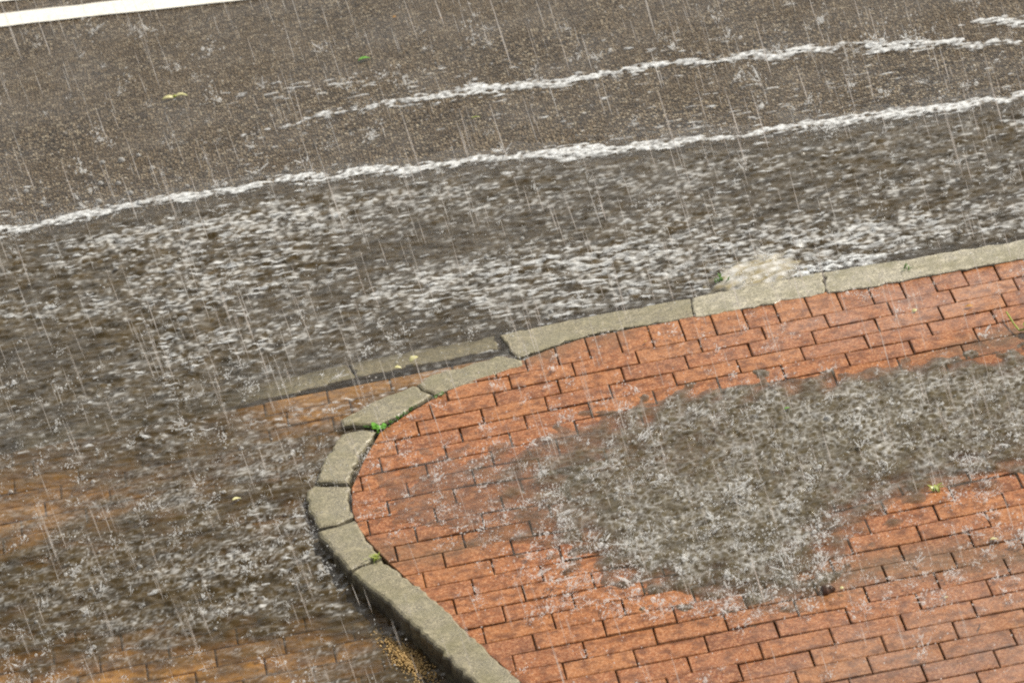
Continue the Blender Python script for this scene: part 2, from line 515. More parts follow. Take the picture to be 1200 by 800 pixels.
# driveway bricks under the water, same bond
dk = Bricks()
drive_z = lambda x, y: float(z_level(x, y)) - .013
no_dirt = lambda x, y: 0.0
out_edge_w = ats([(392, 500), (362, 560), (365, 620), (400, 665), (470, 735), (555, 815), (760, 1010)], -.02)
def drive_keep(poly):
    a, b = (-6, .19), (3, .21)
    poly = clip_poly(poly, b, a)                  # below the gutter strip
    return poly
for r in range(-3, 46):
    o = row_off(abs(r)) + .4
    y1, y0 = -(r - 1) * .1, -r * .1
    k0 = int((-46 - o) // 2)
    for k in range(k0, k0 + 40):
        x0 = (o + 2 * k) * .1; x1 = x0 + .2
        if x1 > 0.2: break
        poly = drive_keep([(x0, y0), (x1, y0), (x1, y1), (x0, y1)])
        if len(poly) < 3: continue
        cx = sum(p[0] for p in poly) / len(poly); cy = sum(p[1] for p in poly) / len(poly)
        if cx > -0.66 - .35 * max(0, 1 - abs(cy + .6)) and not (cy > -.25 and cx < -.36): continue
        dk.add(poly, drive_z, min(1, max(0, random.gauss(.5, .28))), no_dirt, gap=.0015, bev=.006)
b0 = len(dk.v)
for yy in np.linspace(.18, -4.6, 30):
    for xx in (-4.8, -.45):
        dk.w.append(0); dk.v.append((xx, yy, drive_z(xx, yy) - .012)); dk.t.append(0); dk.d.append(0); dk.j.append(1.0)
for i in range(29):
    dk.f.append((b0 + 2 * i, b0 + 2 * i + 2, b0 + 2 * i + 3, b0 + 2 * i + 1))
dk.build("driveway", M["drive"])

# ------------------------------------------------------------------ kerb stones: each one a separate block
def stone_outline(pts, step=.022, rough=.0022):
    P = [np.array(p) for p in pts]; res = []
    for i in range(len(P)):
        a, b = P[i], P[(i + 1) % len(P)]; L = np.linalg.norm(b - a); n = max(1, int(L / step))
        d = (b - a) / L; nr = np.array([-d[1], d[0]])
        for k in range(n):
            j = 0 if k == 0 else random.gauss(0, rough)
            res.append(a + d * (L * k / n) + nr * j)
    return res

def kerb_stone(pix, label, zt, mat="concrete", depth=.26, tilt=(0, 0), bev=.011, side_dark=None, rough=.0038, name="kerb_stone"):
    W2 = [at(a, b, zt)[:2] for a, b in pix]
    ar = area([tuple(p) for p in W2])
    if ar < 0: W2 = W2[::-1]
    R0 = stone_outline(W2, rough=rough)
    c = sum(R0) / len(R0)
    R0t = [tuple(p) for p in R0]
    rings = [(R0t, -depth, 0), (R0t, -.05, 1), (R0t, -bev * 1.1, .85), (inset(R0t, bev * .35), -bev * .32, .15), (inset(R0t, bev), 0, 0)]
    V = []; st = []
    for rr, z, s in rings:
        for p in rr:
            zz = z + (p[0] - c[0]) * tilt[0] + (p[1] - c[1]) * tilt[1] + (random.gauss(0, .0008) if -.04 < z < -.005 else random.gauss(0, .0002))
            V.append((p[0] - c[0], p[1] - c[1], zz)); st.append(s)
    n = len(R0t); Fc = []
    for k in range(len(rings) - 1):
        for i in range(n):
            a0 = k * n + i; a1 = k * n + (i + 1) % n
            Fc.append((a0, a1, a1 + n, a0 + n))
    Fc.append(tuple((len(rings) - 1) * n + i for i in range(n)))
    o = link_mesh(name, V, Fc, M[mat], attrs={"side_dark": st})
    o.location = (c[0], c[1], zt)
    return tag(o, label, "kerb stone", "concrete kerb stones edging the brick pavement")

kerb_stone([(966.5, 337), (964.5, 318), (1085, 299), (1200, 280), (1300, 264), (1300, 285), (1200, 303), (1090, 322), (1012, 337), (970, 342)],
           "pale grey kerb stone at the right end of the upper kerb, clear of the water", .006, "pale_concrete", bev=.006)
kerb_stone([(1303, 264), (1500, 232), (1500, 252), (1303, 285)], "pale grey kerb stone continuing beyond the right edge of the upper kerb", .006, "pale_concrete", bev=.006)
kerb_stone([(814.5, 371), (810.5, 349), (890, 332), (964, 318), (966, 343), (900, 356)],
           "mottled kerb stone beside the churning swell, between the pale and the olive stones", .003, "pale_concrete", bev=.006)
kerb_stone([(606, 419), (585, 392), (700, 368), (809, 349), (813, 371), (740, 383), (690, 392), (645, 406)],
           "olive wet kerb stone with a dark gap between it and the bricks", -.004, "concrete", rough=.0035, bev=.006)
kerb_stone([(583, 409), (420, 441), (408, 425), (580, 393)],
           "olive kerb stone drowned under clear water above the two tilted corner stones", -.017, "concrete", rough=.004, bev=.006)
kerb_stone([(417, 442), (230, 486), (222, 468), (405, 426)],
           "olive kerb stone lying flush and drowned across the driveway mouth", -.018, "concrete", rough=.004, bev=.006)
kerb_stone([(226, 487), (20, 532), (14, 512), (219, 469)],
           "olive kerb stone drowned deep in the flood at the left, barely showing", -.028, "concrete")
kerb_stone([(508, 461), (487, 450), (505, 438), (590, 416), (612, 421), (614, 427), (560, 445)],
           "short weathered kerb stone nearest the dark gap, with a black joint at its left end", .004, tilt=(0, .03))
kerb_stone([(441, 498), (412, 496), (400, 498), (398, 490), (430, 472), (484, 451), (506, 462), (474, 483)],
           "kerb stone with green moss along its lower edge at the bend", .004, tilt=(.02, 0))
kerb_stone([(443, 504), (420, 534), (410, 566), (369, 565), (380, 535), (398, 507), (420, 502)],
           "kerb stone just below the wide broken joint at the bend", .005, tilt=(0, -.02))
kerb_stone([(410, 568), (410, 592), (415, 605), (395, 614), (373, 618), (362, 600), (358, 575), (368, 567)],
           "small kerb stone at the leftmost point of the curve, awash at its outer edge", .002)
kerb_stone([(416, 608), (428, 628), (447, 652), (412, 667), (406, 666), (385, 640), (371, 621), (396, 615)],
           "kerb stone with a grass tuft at its lower joint, standing clear of the driveway water", .006, tilt=(.02, 0))
kerb_stone([(448, 654), (500, 692), (560, 750), (622, 806), (700, 880), (640, 880), (556, 800), (500, 748), (450, 702), (411, 671), (424, 662)],
           "longest kerb stone running down to the bottom edge with a dark outer face", .006)
kerb_stone([(702, 882), (860, 1040), (800, 1050), (642, 883)], "kerb stone below the bottom edge continuing the driveway kerb", .006)

# ------------------------------------------------------------------ flood water on road and driveway
dx, dy = .0062, .0082
gx = np.arange(-3.1, 2.7, dx); gy = np.arange(-3.4, 5.0, dy)
X, Y = np.meshgrid(gx, gy); ny, nx = X.shape
FOAM1 = [(-60, 282), (10, 268), (60, 262), (150, 240), (240, 229), (330, 212), (420, 202), (500, 196), (600, 183), (700, 177), (800, 166), (900, 155), (1000, 140), (1100, 128), (1200, 112), (1290, 96)]
FOAM2 = [(150, 178), (280, 158), (400, 131), (480, 117), (560, 104), (650, 97), (720, 83), (800, 72), (880, 64), (950, 55), (1040, 50), (1110, 48), (1175, 47), (1240, 50)]
FOAM3 = [(1120, 24), (1170, 19), (1230, 22), (1290, 14)]
f1 = ats(FOAM1, -.012); f2 = ats(FOAM2, .0); f3 = ats(FOAM3, .01)
rot = -.14

def stamp_rings(H, gx, gy, dx, dy, cnt, keep, rmin, rmax, amp, lam, seed):
    r = np.random.default_rng(seed); ny, nx = H.shape
    for _ in range(cnt):
        i = r.integers(4, nx - 4); j = r.integers(4, ny - 4)
        if keep[j, i] < r.random(): continue
        R = r.uniform(rmin, rmax); l = lam * r.uniform(.7, 1.4); A = amp * r.uniform(.4, 1.3) * math.sqrt(rmin * 2 / (R + rmin))
        wx = int((R + 1.6 * l) / dx) + 1; wy = int((R + 1.6 * l) / dy) + 1
        i0, i1, j0, j1 = max(0, i - wx), min(nx, i + wx + 1), max(0, j - wy), min(ny, j + wy + 1)
        px = gx[i0:i1][None, :] - gx[i]; py = gy[j0:j1][:, None] - gy[j]
        q = np.sqrt(px * px + py * py) - R
        H[j0:j1, i0:i1] += A * np.cos(2 * math.pi * q / l) * np.exp(-(q / (.75 * l)) ** 2)

big = spectrum_noise(nx, ny, dx, dy, .16, .075, 1, rot)
mid = spectrum_noise(nx, ny, dx, dy, .062, .034, 2, rot)
tear_m = spectrum_noise(nx, ny, dx, dy, .09, .06, 42, rot)
fin = spectrum_noise(nx, ny, dx, dy, .030, .022, 3, rot)
patch = spectrum_noise(nx, ny, dx, dy, .8, .5, 4, rot, band=False)
mmid = spectrum_noise(nx, ny, dx, dy, .20, .10, 41, rot)
yl = np.interp(X, f1[:, 0], f1[:, 1])
s1 = yl - Y                                        # distance on the kerb side of the main foam line
deep = sstep(-.02, .25, s1)
drv = sstep(.15, -.35, Y) * sstep(-.4, -.6, X)
gut = ats([(230, 486), (420, 436), (590, 400), (700, 376), (815, 358), (960, 330), (1200, 290)], -.012)
gd, _ = seg_dist(X, Y, gut)
ko = np.exp(-(gd / .10) ** 2) * sstep(-1.4, -1.05, X)
chop = (.0006 + .0019 * deep) * (1 - .85 * ko)
Hs = chop * (.55 * big + .8 * mid + .38 * fin) * (.75 + .25 * np.tanh(patch))
stamp_rings(Hs, gx, gy, dx, dy, 9000, .35 + .65 * deep, .012, .040, .0010, .026, 5)
# how opaque the water is
murk = .12 + .68 * deep + .10 * patch * deep + .05 * mid * deep
murk *= 1 - .86 * ko
def clear_spot(px, py, rx, ry, amt):
    global murk
    c = at(px, py, -.02)
    q = ((X - c[0]) / rx) ** 2 + ((Y - c[1]) / ry) ** 2
    murk = murk * (1 - amt * np.exp(-q))
clear_spot(380, 485, .20, .15, .75); clear_spot(480, 446, .32, .06, .8)
clear_spot(60, 805, .50, .26, .68); clear_spot(10, 600, .30, .28, .50); clear_spot(200, 780, .35, .13, .4)
clear_spot(330, 760, .2, .15, .35); clear_spot(350, 600, .16, .2, .3)
dk_ = at(220, 640, -.03); dq = ((X - dk_[0]) / .55) ** 2 + ((Y - dk_[1]) / .42) ** 2
murk = np.clip(murk + .15 * np.exp(-dq) + .22 * drv * np.tanh(mmid), 0, .94)
ZW = z_level(X, Y) + Hs
thin = sstep(.35, -.05, s1)
ZW = np.where(s1 < .0, np.maximum(ZW, z_base(X, Y) + .0012 + .0012 * np.tanh(mid) + .3 * Hs), ZW)
pav = inside(X, Y, np.array(bed_poly)) & (seg_dist(X, Y, np.array(edge))[0] > .02)
rgt = inside(X, Y, np.array([tuple(p) for p in ats([(600, 408), (815, 370), (970, 340), (1200, 302), (1500, 250), (1500, 900), (600, 900)])]))
view = inside(X, Y, np.array([tuple(p) for p in ats([(-240, -160), (1440, -170), (1440, 960), (-240, 960)])]))
ok = view & ~pav

def sheet_from(mask, Z, mat, name, attrs, gx=gx, gy=gy):
    ny, nx = Z.shape
    fm = mask[:-1, :-1] & mask[1:, :-1] & mask[:-1, 1:] & mask[1:, 1:]
    jj, ii = np.nonzero(fm)
    a = jj * nx + ii
    Fq = np.c_[a, a + 1, a + nx + 1, a + nx]
    used = np.unique(Fq); mp = np.full(nx * ny, -1, np.int64); mp[used] = np.arange(len(used))
    XX, YY = np.meshgrid(gx, gy)
    V = np.c_[XX.ravel()[used], YY.ravel()[used], Z.ravel()[used]]
    return link_mesh(name, V, mp[Fq], mat, smooth=True, attrs={k: v.ravel()[used] for k, v in attrs.items()})

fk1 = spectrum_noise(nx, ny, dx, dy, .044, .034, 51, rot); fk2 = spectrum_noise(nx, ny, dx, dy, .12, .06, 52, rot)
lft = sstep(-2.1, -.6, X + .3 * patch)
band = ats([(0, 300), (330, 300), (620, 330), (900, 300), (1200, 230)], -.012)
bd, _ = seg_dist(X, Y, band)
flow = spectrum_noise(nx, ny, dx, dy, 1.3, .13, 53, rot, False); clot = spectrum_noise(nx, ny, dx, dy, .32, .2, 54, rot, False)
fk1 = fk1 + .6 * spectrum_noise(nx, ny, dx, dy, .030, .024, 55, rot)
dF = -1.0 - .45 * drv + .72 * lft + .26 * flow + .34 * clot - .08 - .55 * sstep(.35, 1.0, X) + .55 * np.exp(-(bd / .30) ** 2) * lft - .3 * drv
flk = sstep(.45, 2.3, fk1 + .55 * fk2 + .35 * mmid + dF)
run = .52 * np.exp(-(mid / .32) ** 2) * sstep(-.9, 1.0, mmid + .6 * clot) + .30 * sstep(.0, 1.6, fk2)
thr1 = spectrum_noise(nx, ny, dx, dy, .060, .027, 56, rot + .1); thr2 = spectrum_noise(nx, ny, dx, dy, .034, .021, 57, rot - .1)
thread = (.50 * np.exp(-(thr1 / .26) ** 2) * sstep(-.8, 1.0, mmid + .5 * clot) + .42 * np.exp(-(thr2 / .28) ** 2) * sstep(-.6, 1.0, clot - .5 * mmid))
froth_glint = np.clip(.85 * flk + run * .34 * (1 - drv) + thread * (.30 + .95 * drv), 0, .92)  # foam flecks and painted pale ripple highlights together
froth_glint = froth_glint * (.85 * deep) * (1 - .60 * ko) * (.62 + .38 * lft)
w = sheet_from(ok & (s1 > -.10 + .03 * mmid), ZW, M["water"], "water", {"murk": murk * sstep(-.08, .03, s1), "froth_glint": froth_glint})
w["kind"] = "structure"

# ------------------------------------------------------------------ foam riding on the water
tear = spectrum_noise(nx, ny, dx, dy, .19, .034, 21, rot)
tear2 = spectrum_noise(nx, ny, dx, dy, .075, .030, 22, rot)
lump = spectrum_noise(nx, ny, dx, dy, .55, .3, 26, rot)
frz = spectrum_noise(nx, ny, dx, dy, .034, .026, 25, rot)
strand = spectrum_noise(nx, ny, dx, dy, .55, .019, 24, rot - .005)
wob = spectrum_noise(nx, ny, dx, dy, .22, .22, 23)
def foam_line(P, width, strength, seed, fade0=.2, fade1=.2, name="foam", label=None):
    d, par = seg_dist(X + .012 * wob, Y + .014 * wob, P)
    L = par.max()
    below = np.interp(X, P[:, 0], P[:, 1]) - Y
    core = np.exp(-(d / width) ** 2) * 2.0
    skirt = .85 * np.exp(-np.clip(below, 0, 9) / (width * 3.2)) * (below > -width)
    e = sstep(0, fade0, par) * sstep(0, fade1, L - par) if fade0 < 1 else sstep(.25, fade0, par) * sstep(0, fade1, L - par)
    Fm = core * strength * .95 + skirt * .50 + .30 * tear + .36 * tear2 + .30 * strand + .30 * frz + .10 * lump - .98
    Fm = np.where(e > 0, Fm - (1 - e) * 1.0, -1)
    a = .95 * sstep(-.05, 1.6, Fm) * (.72 + .28 * np.tanh(1.5 * frz + .8))
    mask = (Fm > 0) & (d < width * 9) & ok
    Z = ZW + .0018 + .004 * sstep(.3, 2.2, Fm) + .0006 * tear2
    o = sheet_from(mask, Z, M["foam"], name, {"foam": a})
    o["kind"] = "stuff"; tag(o, label)
    return o
foam_line(f1, .042, 1.1, 1, .05, .02, label="long white foam line drawn right across the flooded road")
foam_line(f2, .044, 1.0, 2, 1.4, .25, label="broken white foam line higher up the road, fading out to the left")
foam_line(f3, .036, .9, 3, .1, .1, label="short white foam streak in the top right corner of the road")
# loose flecks over the flowing water
dens = -1.25 + .70 * deep - .25 * (1 - lft) + .22 * flow - .45 * drv - .30 * sstep(.35, 1.0, X) + .35 * patch - .35 * drv
band = ats([(0, 300), (330, 300), (620, 330), (900, 300), (1200, 230)], -.012)
bd, _ = seg_dist(X, Y, band)
dens += .40 * np.exp(-(bd / .35) ** 2)
bd2, _ = seg_dist(X, Y, ats([(400, 340), (560, 330), (700, 320), (800, 300)], -.012)); dens += .35 * np.exp(-(bd2 / .3) ** 2)
dens -= 1.1 * ko + .35 * sstep(-.9, -1.8, X)
Fm = .75 * tear + .62 * tear2 + .25 * fin + dens
a = .60 * sstep(0, 1.9, Fm)
fl = sheet_from((Fm > 0) & ok & (s1 > -.9), ZW + .0014 + .003 * np.clip(Fm, 0, 1), M["foam"], "foam", {"foam": a})
fl["kind"] = "stuff"; tag(fl, "small torn flecks of foam scattered over the flowing brown water")

# swell welling up against the kerb, and its white wash
sw_c = at(885, 318, .0)
n1, n2 = 110, 60
su = spectrum_noise(n1, n2, .34 / n1, .30 / n2, .20, .045, 71, .5); sv_ = spectrum_noise(n1, n2, .34 / n1, .30 / n2, .06, .05, 72)
V = []; mk = []; ar_ = []; Fq = []
for j in range(n2):
    v = -1 + 2 * j / (n2 - 1)
    for i in range(n1):
        u = -1 + 2 * i / (n1 - 1)
        q = math.sqrt(u * u + v * v) + .10 * sv_[j, i]
        h = max(0, 1 - q * q)
        z = .020 * h ** 1.3 * (1 + .10 * su[j, i]) + .0010 * su[j, i] * h + .0012 * sv_[j, i] * h
        V.append((u * .17 + .03 * v, v * .15, z - .006)); mk.append(min(.9, max(0, 1.5 * h ** 1.5)))
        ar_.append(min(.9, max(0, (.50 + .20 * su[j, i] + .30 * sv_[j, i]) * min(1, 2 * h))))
for j in range(n2 - 1):
    for i in range(n1 - 1):
        a_ = j * n1 + i; Fq.append((a_, a_ + 1, a_ + n1 + 1, a_ + n1))
sw = link_mesh("water_swell", V, Fq, M["surge"], smooth=True, attrs={"murk": mk, "froth_glint": ar_})
sw.location = (sw_c[0], sw_c[1], -.008); sw["kind"] = "structure"
f4 = ats([(925, 322), (950, 312), (985, 304), (1030, 297), (1100, 284)], .0)
foam_line(f4, .035, .8, 4, .03, .2, label="white wash breaking against the kerb beside the cream swell")

# ------------------------------------------------------------------ puddle on the pavement
pdx, pdy = .0040, .0056
px_ = np.arange(-1.25, 2.1, pdx); py_ = np.arange(-2.15, .05, pdy)
PX, PY = np.meshgrid(px_, py_); pny, pnx = PX.shape
PUD = [(600, 545), (645, 522), (700, 497), (770, 470), (860, 453), (960, 438), (1060, 428), (1140, 418), (1220, 420), (1420, 380),
       (1440, 500), (1290, 505), (1190, 540), (1090, 562), (1010, 590), (965, 625), (950, 680), (890, 706), (800, 698), (725, 664), (660, 628), (590, 590)]
FILM = [(425, 560), (470, 520), (560, 520), (640, 500), (800, 450), (1150, 415), (1440, 370), (1440, 545), (1230, 560), (1060, 605), (1010, 660), (985, 700), (930, 725), (830, 715), (720, 690), (620, 650), (520, 640), (430, 620)]
pn = spectrum_noise(pnx, pny, pdx, pdy, .12, .12, 31); pn2 = spectrum_noise(pnx, pny, pdx, pdy, .046, .066, 32)
pn3 = spectrum_noise(pnx, pny, pdx, pdy, .030, .044, 33); pn4 = spectrum_noise(pnx, pny, pdx, pdy, .17, .22, 36); pn0 = spectrum_noise(pnx, pny, pdx, pdy, .5, .5, 34, 0, False)
sp = sdf(PX, PY, ats(PUD)) + .045 * pn + .004 * pn2 + .03 * pn0
sf = sdf(PX, PY, ats(FILM)) + .040 * pn + .004 * pn2
body = sstep(-.13, .17, sp)
film = sstep(-.10, .18, sf)
PH = (.0004 + .0009 * body) * (.75 * pn2 + .6 * pn3)
stamp_rings(PH, px_, py_, pdx, pdy, 15000, .25 * film + .75 * body, .008, .034, .0008, .022, 35)
PZ = .0036 + .0020 * body + PH * (.35 + .65 * body) - .012 * (1 - film)
pm = film > .04
pmurk = np.clip(.10 * film + .76 * body + .07 * pn0 * body + .05 * pn2 * body, 0, .92)
pair = np.clip(.44 * np.exp(-(pn2 / .30) ** 2) * sstep(-2.0, .6, pn4) + .40 * np.exp(-(pn3 / .30) ** 2) * sstep(-1.2, .9, .5 * pn4 - .5 * pn2) + .45 * sstep(1.0, 2.2, pn3 + .5 * pn4), 0, .9)  # lacy ripple reflections and thin froth, painted as pale lines
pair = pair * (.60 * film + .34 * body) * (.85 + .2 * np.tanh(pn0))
pd_ = sheet_from(pm, PZ, M["puddle"], "puddle", {"murk": pmurk, "froth_glint": pair}, px_, py_)
pd_["kind"] = "structure"

# ------------------------------------------------------------------ splashes, droplets, bubbles, rain
class Bits:
    def __init__(s): s.v = []; s.f = []
    def spindle(s, a, b, r, mid=.35, sides=5, head=None):
        a = np.array(a, float); b = np.array(b, float); d = b - a; L = np.linalg.norm(d)
        if L < 1e-6: return
        d /= L; u = np.cross(d, (.3, .9, .2)); u /= np.linalg.norm(u); w = np.cross(d, u)
        k = len(s.v); s.v.append(tuple(a))
        st = ((.12, .45), (mid, 1.0), (.8, .7)) if head is None else head
        for t, q in st:
            for i in range(sides):
                an = 2 * math.pi * i / sides
                s.v.append(tuple(a + d * L * t + (u * math.cos(an) + w * math.sin(an)) * r * q))
        s.v.append(tuple(b)); n = len(st); e = len(s.v) - 1
        for i in range(sides): s.f.append((k, k + 1 + (i + 1) % sides, k + 1 + i))
        for m in range(n - 1):
            for i in range(sides):
                p = k + 1 + m * sides + i; q = k + 1 + m * sides + (i + 1) % sides
                s.f.append((p, q, q + sides, p + sides))
        for i in range(sides): s.f.append((e, k + 1 + (n - 1) * sides + i, k + 1 + (n - 1) * sides + (i + 1) % sides))
    def drop(s, c, r):
        c = np.array(c, float)
        s.spindle(c - (0, 0, r), c + (0, 0, r), r, sides=6, head=((.22, .8), (.5, 1.0), (.78, .8)))
    def bead(s, c, r):
        k = len(s.v); x, y, z = c
        s.v += [(x + r, y, z), (x, y + r, z), (x - r, y, z), (x, y - r, z), (x, y, z + r * 1.2), (x, y, z - r * 1.2)]
        for a, b in ((0, 1), (1, 2), (2, 3), (3, 0)):
            s.f.append((k + a, k + b, k + 4)); s.f.append((k + b, k + a, k + 5))
    def crown(s, c, size, n):
        c = np.array(c, float); size *= random.choice((.5, .6, .75, .9, 1.15))
        lean = np.array([random.gauss(.1, .35), random.gauss(0, .35), 0]); ph = random.uniform(0, 6.28)
        spread = random.uniform(.25, .6); lo = random.random() < .45
        for i in range(random.randint(0, 3 if lo else max(3, n - 3))):
            an = ph + random.gauss(0, 1.6); rd = np.array([math.cos(an), math.sin(an), 0])
            q0, q1 = random.uniform(.05, .3), random.uniform(.3, 1.0)
            h0 = size * random.uniform(0, .3); h1 = h0 + size * random.uniform(.05, .25 if lo else .6)
            s.spindle(c + rd * size * q0 * spread * 2 + (0, 0, h0), c + rd * size * q1 * spread * 2 + np.array([0, 0, h1]) + lean * size * .5, size * random.uniform(.02, .065), random.uniform(.3, .6))
        for i in range(random.randint(18, 42)):
            q = abs(random.gauss(0, spread)) * size; an = random.uniform(0, 6.28)
            h = size * random.expovariate(3.2 if lo else 2.0)
            s.bead((c[0] + math.cos(an) * q + lean[0] * h, c[1] + math.sin(an) * q + lean[1] * h, c[2] + h), size * random.uniform(.018, .062))
        if random.random() < .4: s.drop(c + (random.gauss(0, .3) * size, random.gauss(0, .3) * size, size * .2), size * random.uniform(.08, .16))
    def build(s, name, mat, label):
        o = link_mesh(name, s.v, s.f, mat, smooth=True); o["kind"] = "stuff"; o["label"] = label; return o

def surf(x, y):
    i = int((x - gx[0]) / dx); j = int((y - gy[0]) / dy)
    if not (0 <= i < nx and 0 <= j < ny): return None
    if pav[j, i]:
        return 0.003
    return max(ZW[j, i], z_base(x, y))

sb = Bits()
def scatter(n, box, size, jets, prob=None):
    for _ in range(n):
        px, py = random.uniform(box[0], box[2]), random.uniform(box[1], box[3])
        p = at(px, py, 0)
        if prob and random.random() > prob(px, py): continue
        if abs(px - 972) < 14 and -8 < py - 693 < 26: continue
        z = surf(p[0], p[1])
        if z is None: continue
        sb.crown((p[0], p[1], z), size * random.uniform(.5, 1.35) ** 1.3, random.randint(*jets))
scatter(330, (-150, -60, 1350, 260), .044, (5, 9))                      # thin splashes on the bare road
scatter(330, (-150, 200, 1350, 420), .030, (4, 8))
scatter(640, (-100, 420, 400, 900), .033, (4, 8))
scatter(210, (420, 380, 1300, 900), .040, (5, 9))                        # on the bricks
scatter(760, (560, 430, 1300, 720), .036, (5, 9), lambda a, b: 1 if b > 430 + (1000 - a) * .12 else .2)
scatter(120, (420, 520, 760, 650), .040, (5, 9))
scatter(60, (820, 560, 1010, 730), .044, (5, 10))
scatter(120, (620, 620, 960, 730), .040, (5, 10))
scatter(40, (360, 470, 480, 640), .026, (4, 8))
for px, py, s_ in ((590, 176, .05), (700, 70, .05), (780, 45, .055), (1062, 45, .05), (968, 150, .04), (500, 60, .04), (535, 700, .03), (935, 700, .055), (818, 720, .06), (985, 660, .05), (520, 545, .05), (480, 520, .045), (620, 435, .05), (560, 610, .05), (1000, 492, .035), (380, 595, .05)):
    p = at(px, py); sb.crown((p[0], p[1], surf(p[0], p[1]) or 0), s_, 13)
# froth spitting along the foam lines
for Pl, cnt, w_ in ((f1, 260, .05), (f2, 150, .06), (f4, 50, .05)):
    for _ in range(cnt):
        t = random.uniform(0, len(Pl) - 1.001); k = int(t); p = Pl[k] + (Pl[k + 1] - Pl[k]) * (t - k) + (random.gauss(0, .02), random.gauss(-.015, w_))
        z = surf(p[0], p[1])
        if z is not None: sb.crown((p[0], p[1], z), .020 * random.uniform(.5, 1.5), 4)
for _ in range(70):
    p = at(885 + random.gauss(10, 38), 318 + random.gauss(0, 12)); sb.crown((p[0], p[1], .006), .024 * random.uniform(.5, 1.4), 5)
# loose droplets thrown up
for _ in range(2600):
    px, py = random.uniform(-150, 1350), random.uniform(-60, 900)
    p = at(px, py); z = surf(p[0], p[1])
    if z is None: continue
    sb.drop((p[0], p[1], z + abs(random.gauss(.004, .03))), random.uniform(.0010, .0030))
sb.build("splashes", M["spray"], "white splash crowns and thrown droplets where the rain strikes road, bricks and puddle")

# bubbles floating on the water
bb = Bits()
def bubble(x, y, z, r):
    n, mrows = 10, 4; k = len(bb.v)
    for j in range(mrows):
        el = math.pi / 2 * j / mrows
        for i in range(n):
            an = 2 * math.pi * i / n
            bb.v.append((x + r * math.cos(el) * math.cos(an), y + r * math.cos(el) * math.sin(an), z + r * math.sin(el)))
    bb.v.append((x, y, z + r))
    for j in range(mrows - 1):
        for i in range(n):
            a_ = k + j * n + i; b_ = k + j * n + (i + 1) % n
            bb.f.append((a_, b_, b_ + n, a_ + n))
    for i in range(n): bb.f.append((k + (mrows - 1) * n + i, k + (mrows - 1) * n + (i + 1) % n, len(bb.v) - 1))
for px, py, r in ((142, 187, .013), (120, 189, .010), (162, 181, .009), (138, 212, .010), (117, 213, .011), (152, 223, .011), (163, 235, .012), (335, 196, .010), (178, 195, .010), (30, 222, .010), (115, 233, .012), (970, 493, .014)):
    p = at(px, py, 0); z = surf(p[0], p[1]); bubble(p[0], p[1], z, r)
for _ in range(420):
    px, py = random.uniform(-150, 1350), random.uniform(200, 900)
    p = at(px, py, 0); z = surf(p[0], p[1])
    if z is None: continue
    i = int((p[0] - gx[0]) / dx); j = int((p[1] - gy[0]) / dy)
    if pav[j, i]:
        a = int((p[0] - px_[0]) / pdx); b = int((p[1] - py_[0]) / pdy)
        if not (0 <= a < pnx and 0 <= b < pny and body[b, a] > .3): continue
    bubble(p[0], p[1], z, random.uniform(.003, .0085))
m, nt = new_mat("bubble_film")
lw = nt.nodes.new("ShaderNodeFresnel"); lw.inputs[0].default_value = 1.6
tr = nt.nodes.new("ShaderNodeBsdfTransparent"); pp = pbsdf(nt, (.82, .84, .85), .08, None, .8, 1.33)
mx = nt.nodes.new("ShaderNodeMixShader"); nt.links.new(maths(nt, "ADD", lw.outputs[0], .25, True), mx.inputs[0]); nt.links.new(tr.outputs[0], mx.inputs[1]); nt.links.new(pp.outputs[0], mx.inputs[2]); out(nt, mx.outputs[0])
bb.build("bubbles", m, "small pale bubbles floating on the flood water and the puddle")

# falling rain, blown slightly to the right
rb = Bits()
fall = np.array([.135, .0, -1.0]); fall /= np.linalg.norm(fall)
for _ in range(2700):
    x, y, z = random.uniform(-4, 3.4), random.uniform(-4.2, 5.6), random.uniform(.02, 1.5)
    L = random.uniform(.07, .20); d = fall + np.array([random.gauss(0, .018), random.gauss(0, .018), 0])
    a = np.array([x, y, z + L]); b = a + d * L
    if b[2] < .01: continue
    rb.spindle(a, b, random.uniform(.0006, .0015), .6, 5)
for _ in range(110):
    x, y, z = random.uniform(-3.6, 3.2), random.uniform(-4.2, 4.6), random.uniform(.1, 2.2)
    a = np.array([x, y, z + .25]); rb.spindle(a, a + fall * random.uniform(.14, .26), random.uniform(.0016, .0024), .6, 5)
for _ in range(6000):
    x, y, z = random.uniform(-3.6, 3.4), random.uniform(-3.6, 5.6), random.uniform(.02, 1.6)
    if random.random() > .25 + .75 * float(sstep(-.3, 2.0, np.float64(x + .35 * y))): continue
    L = random.uniform(.03, .10); a = np.array([x, y, z + L]); rb.spindle(a, a + fall * L, random.uniform(.0006, .0011), .5, 4)
rb.build("rain", M["rain"], "slanting threads of heavy rain falling over the street")

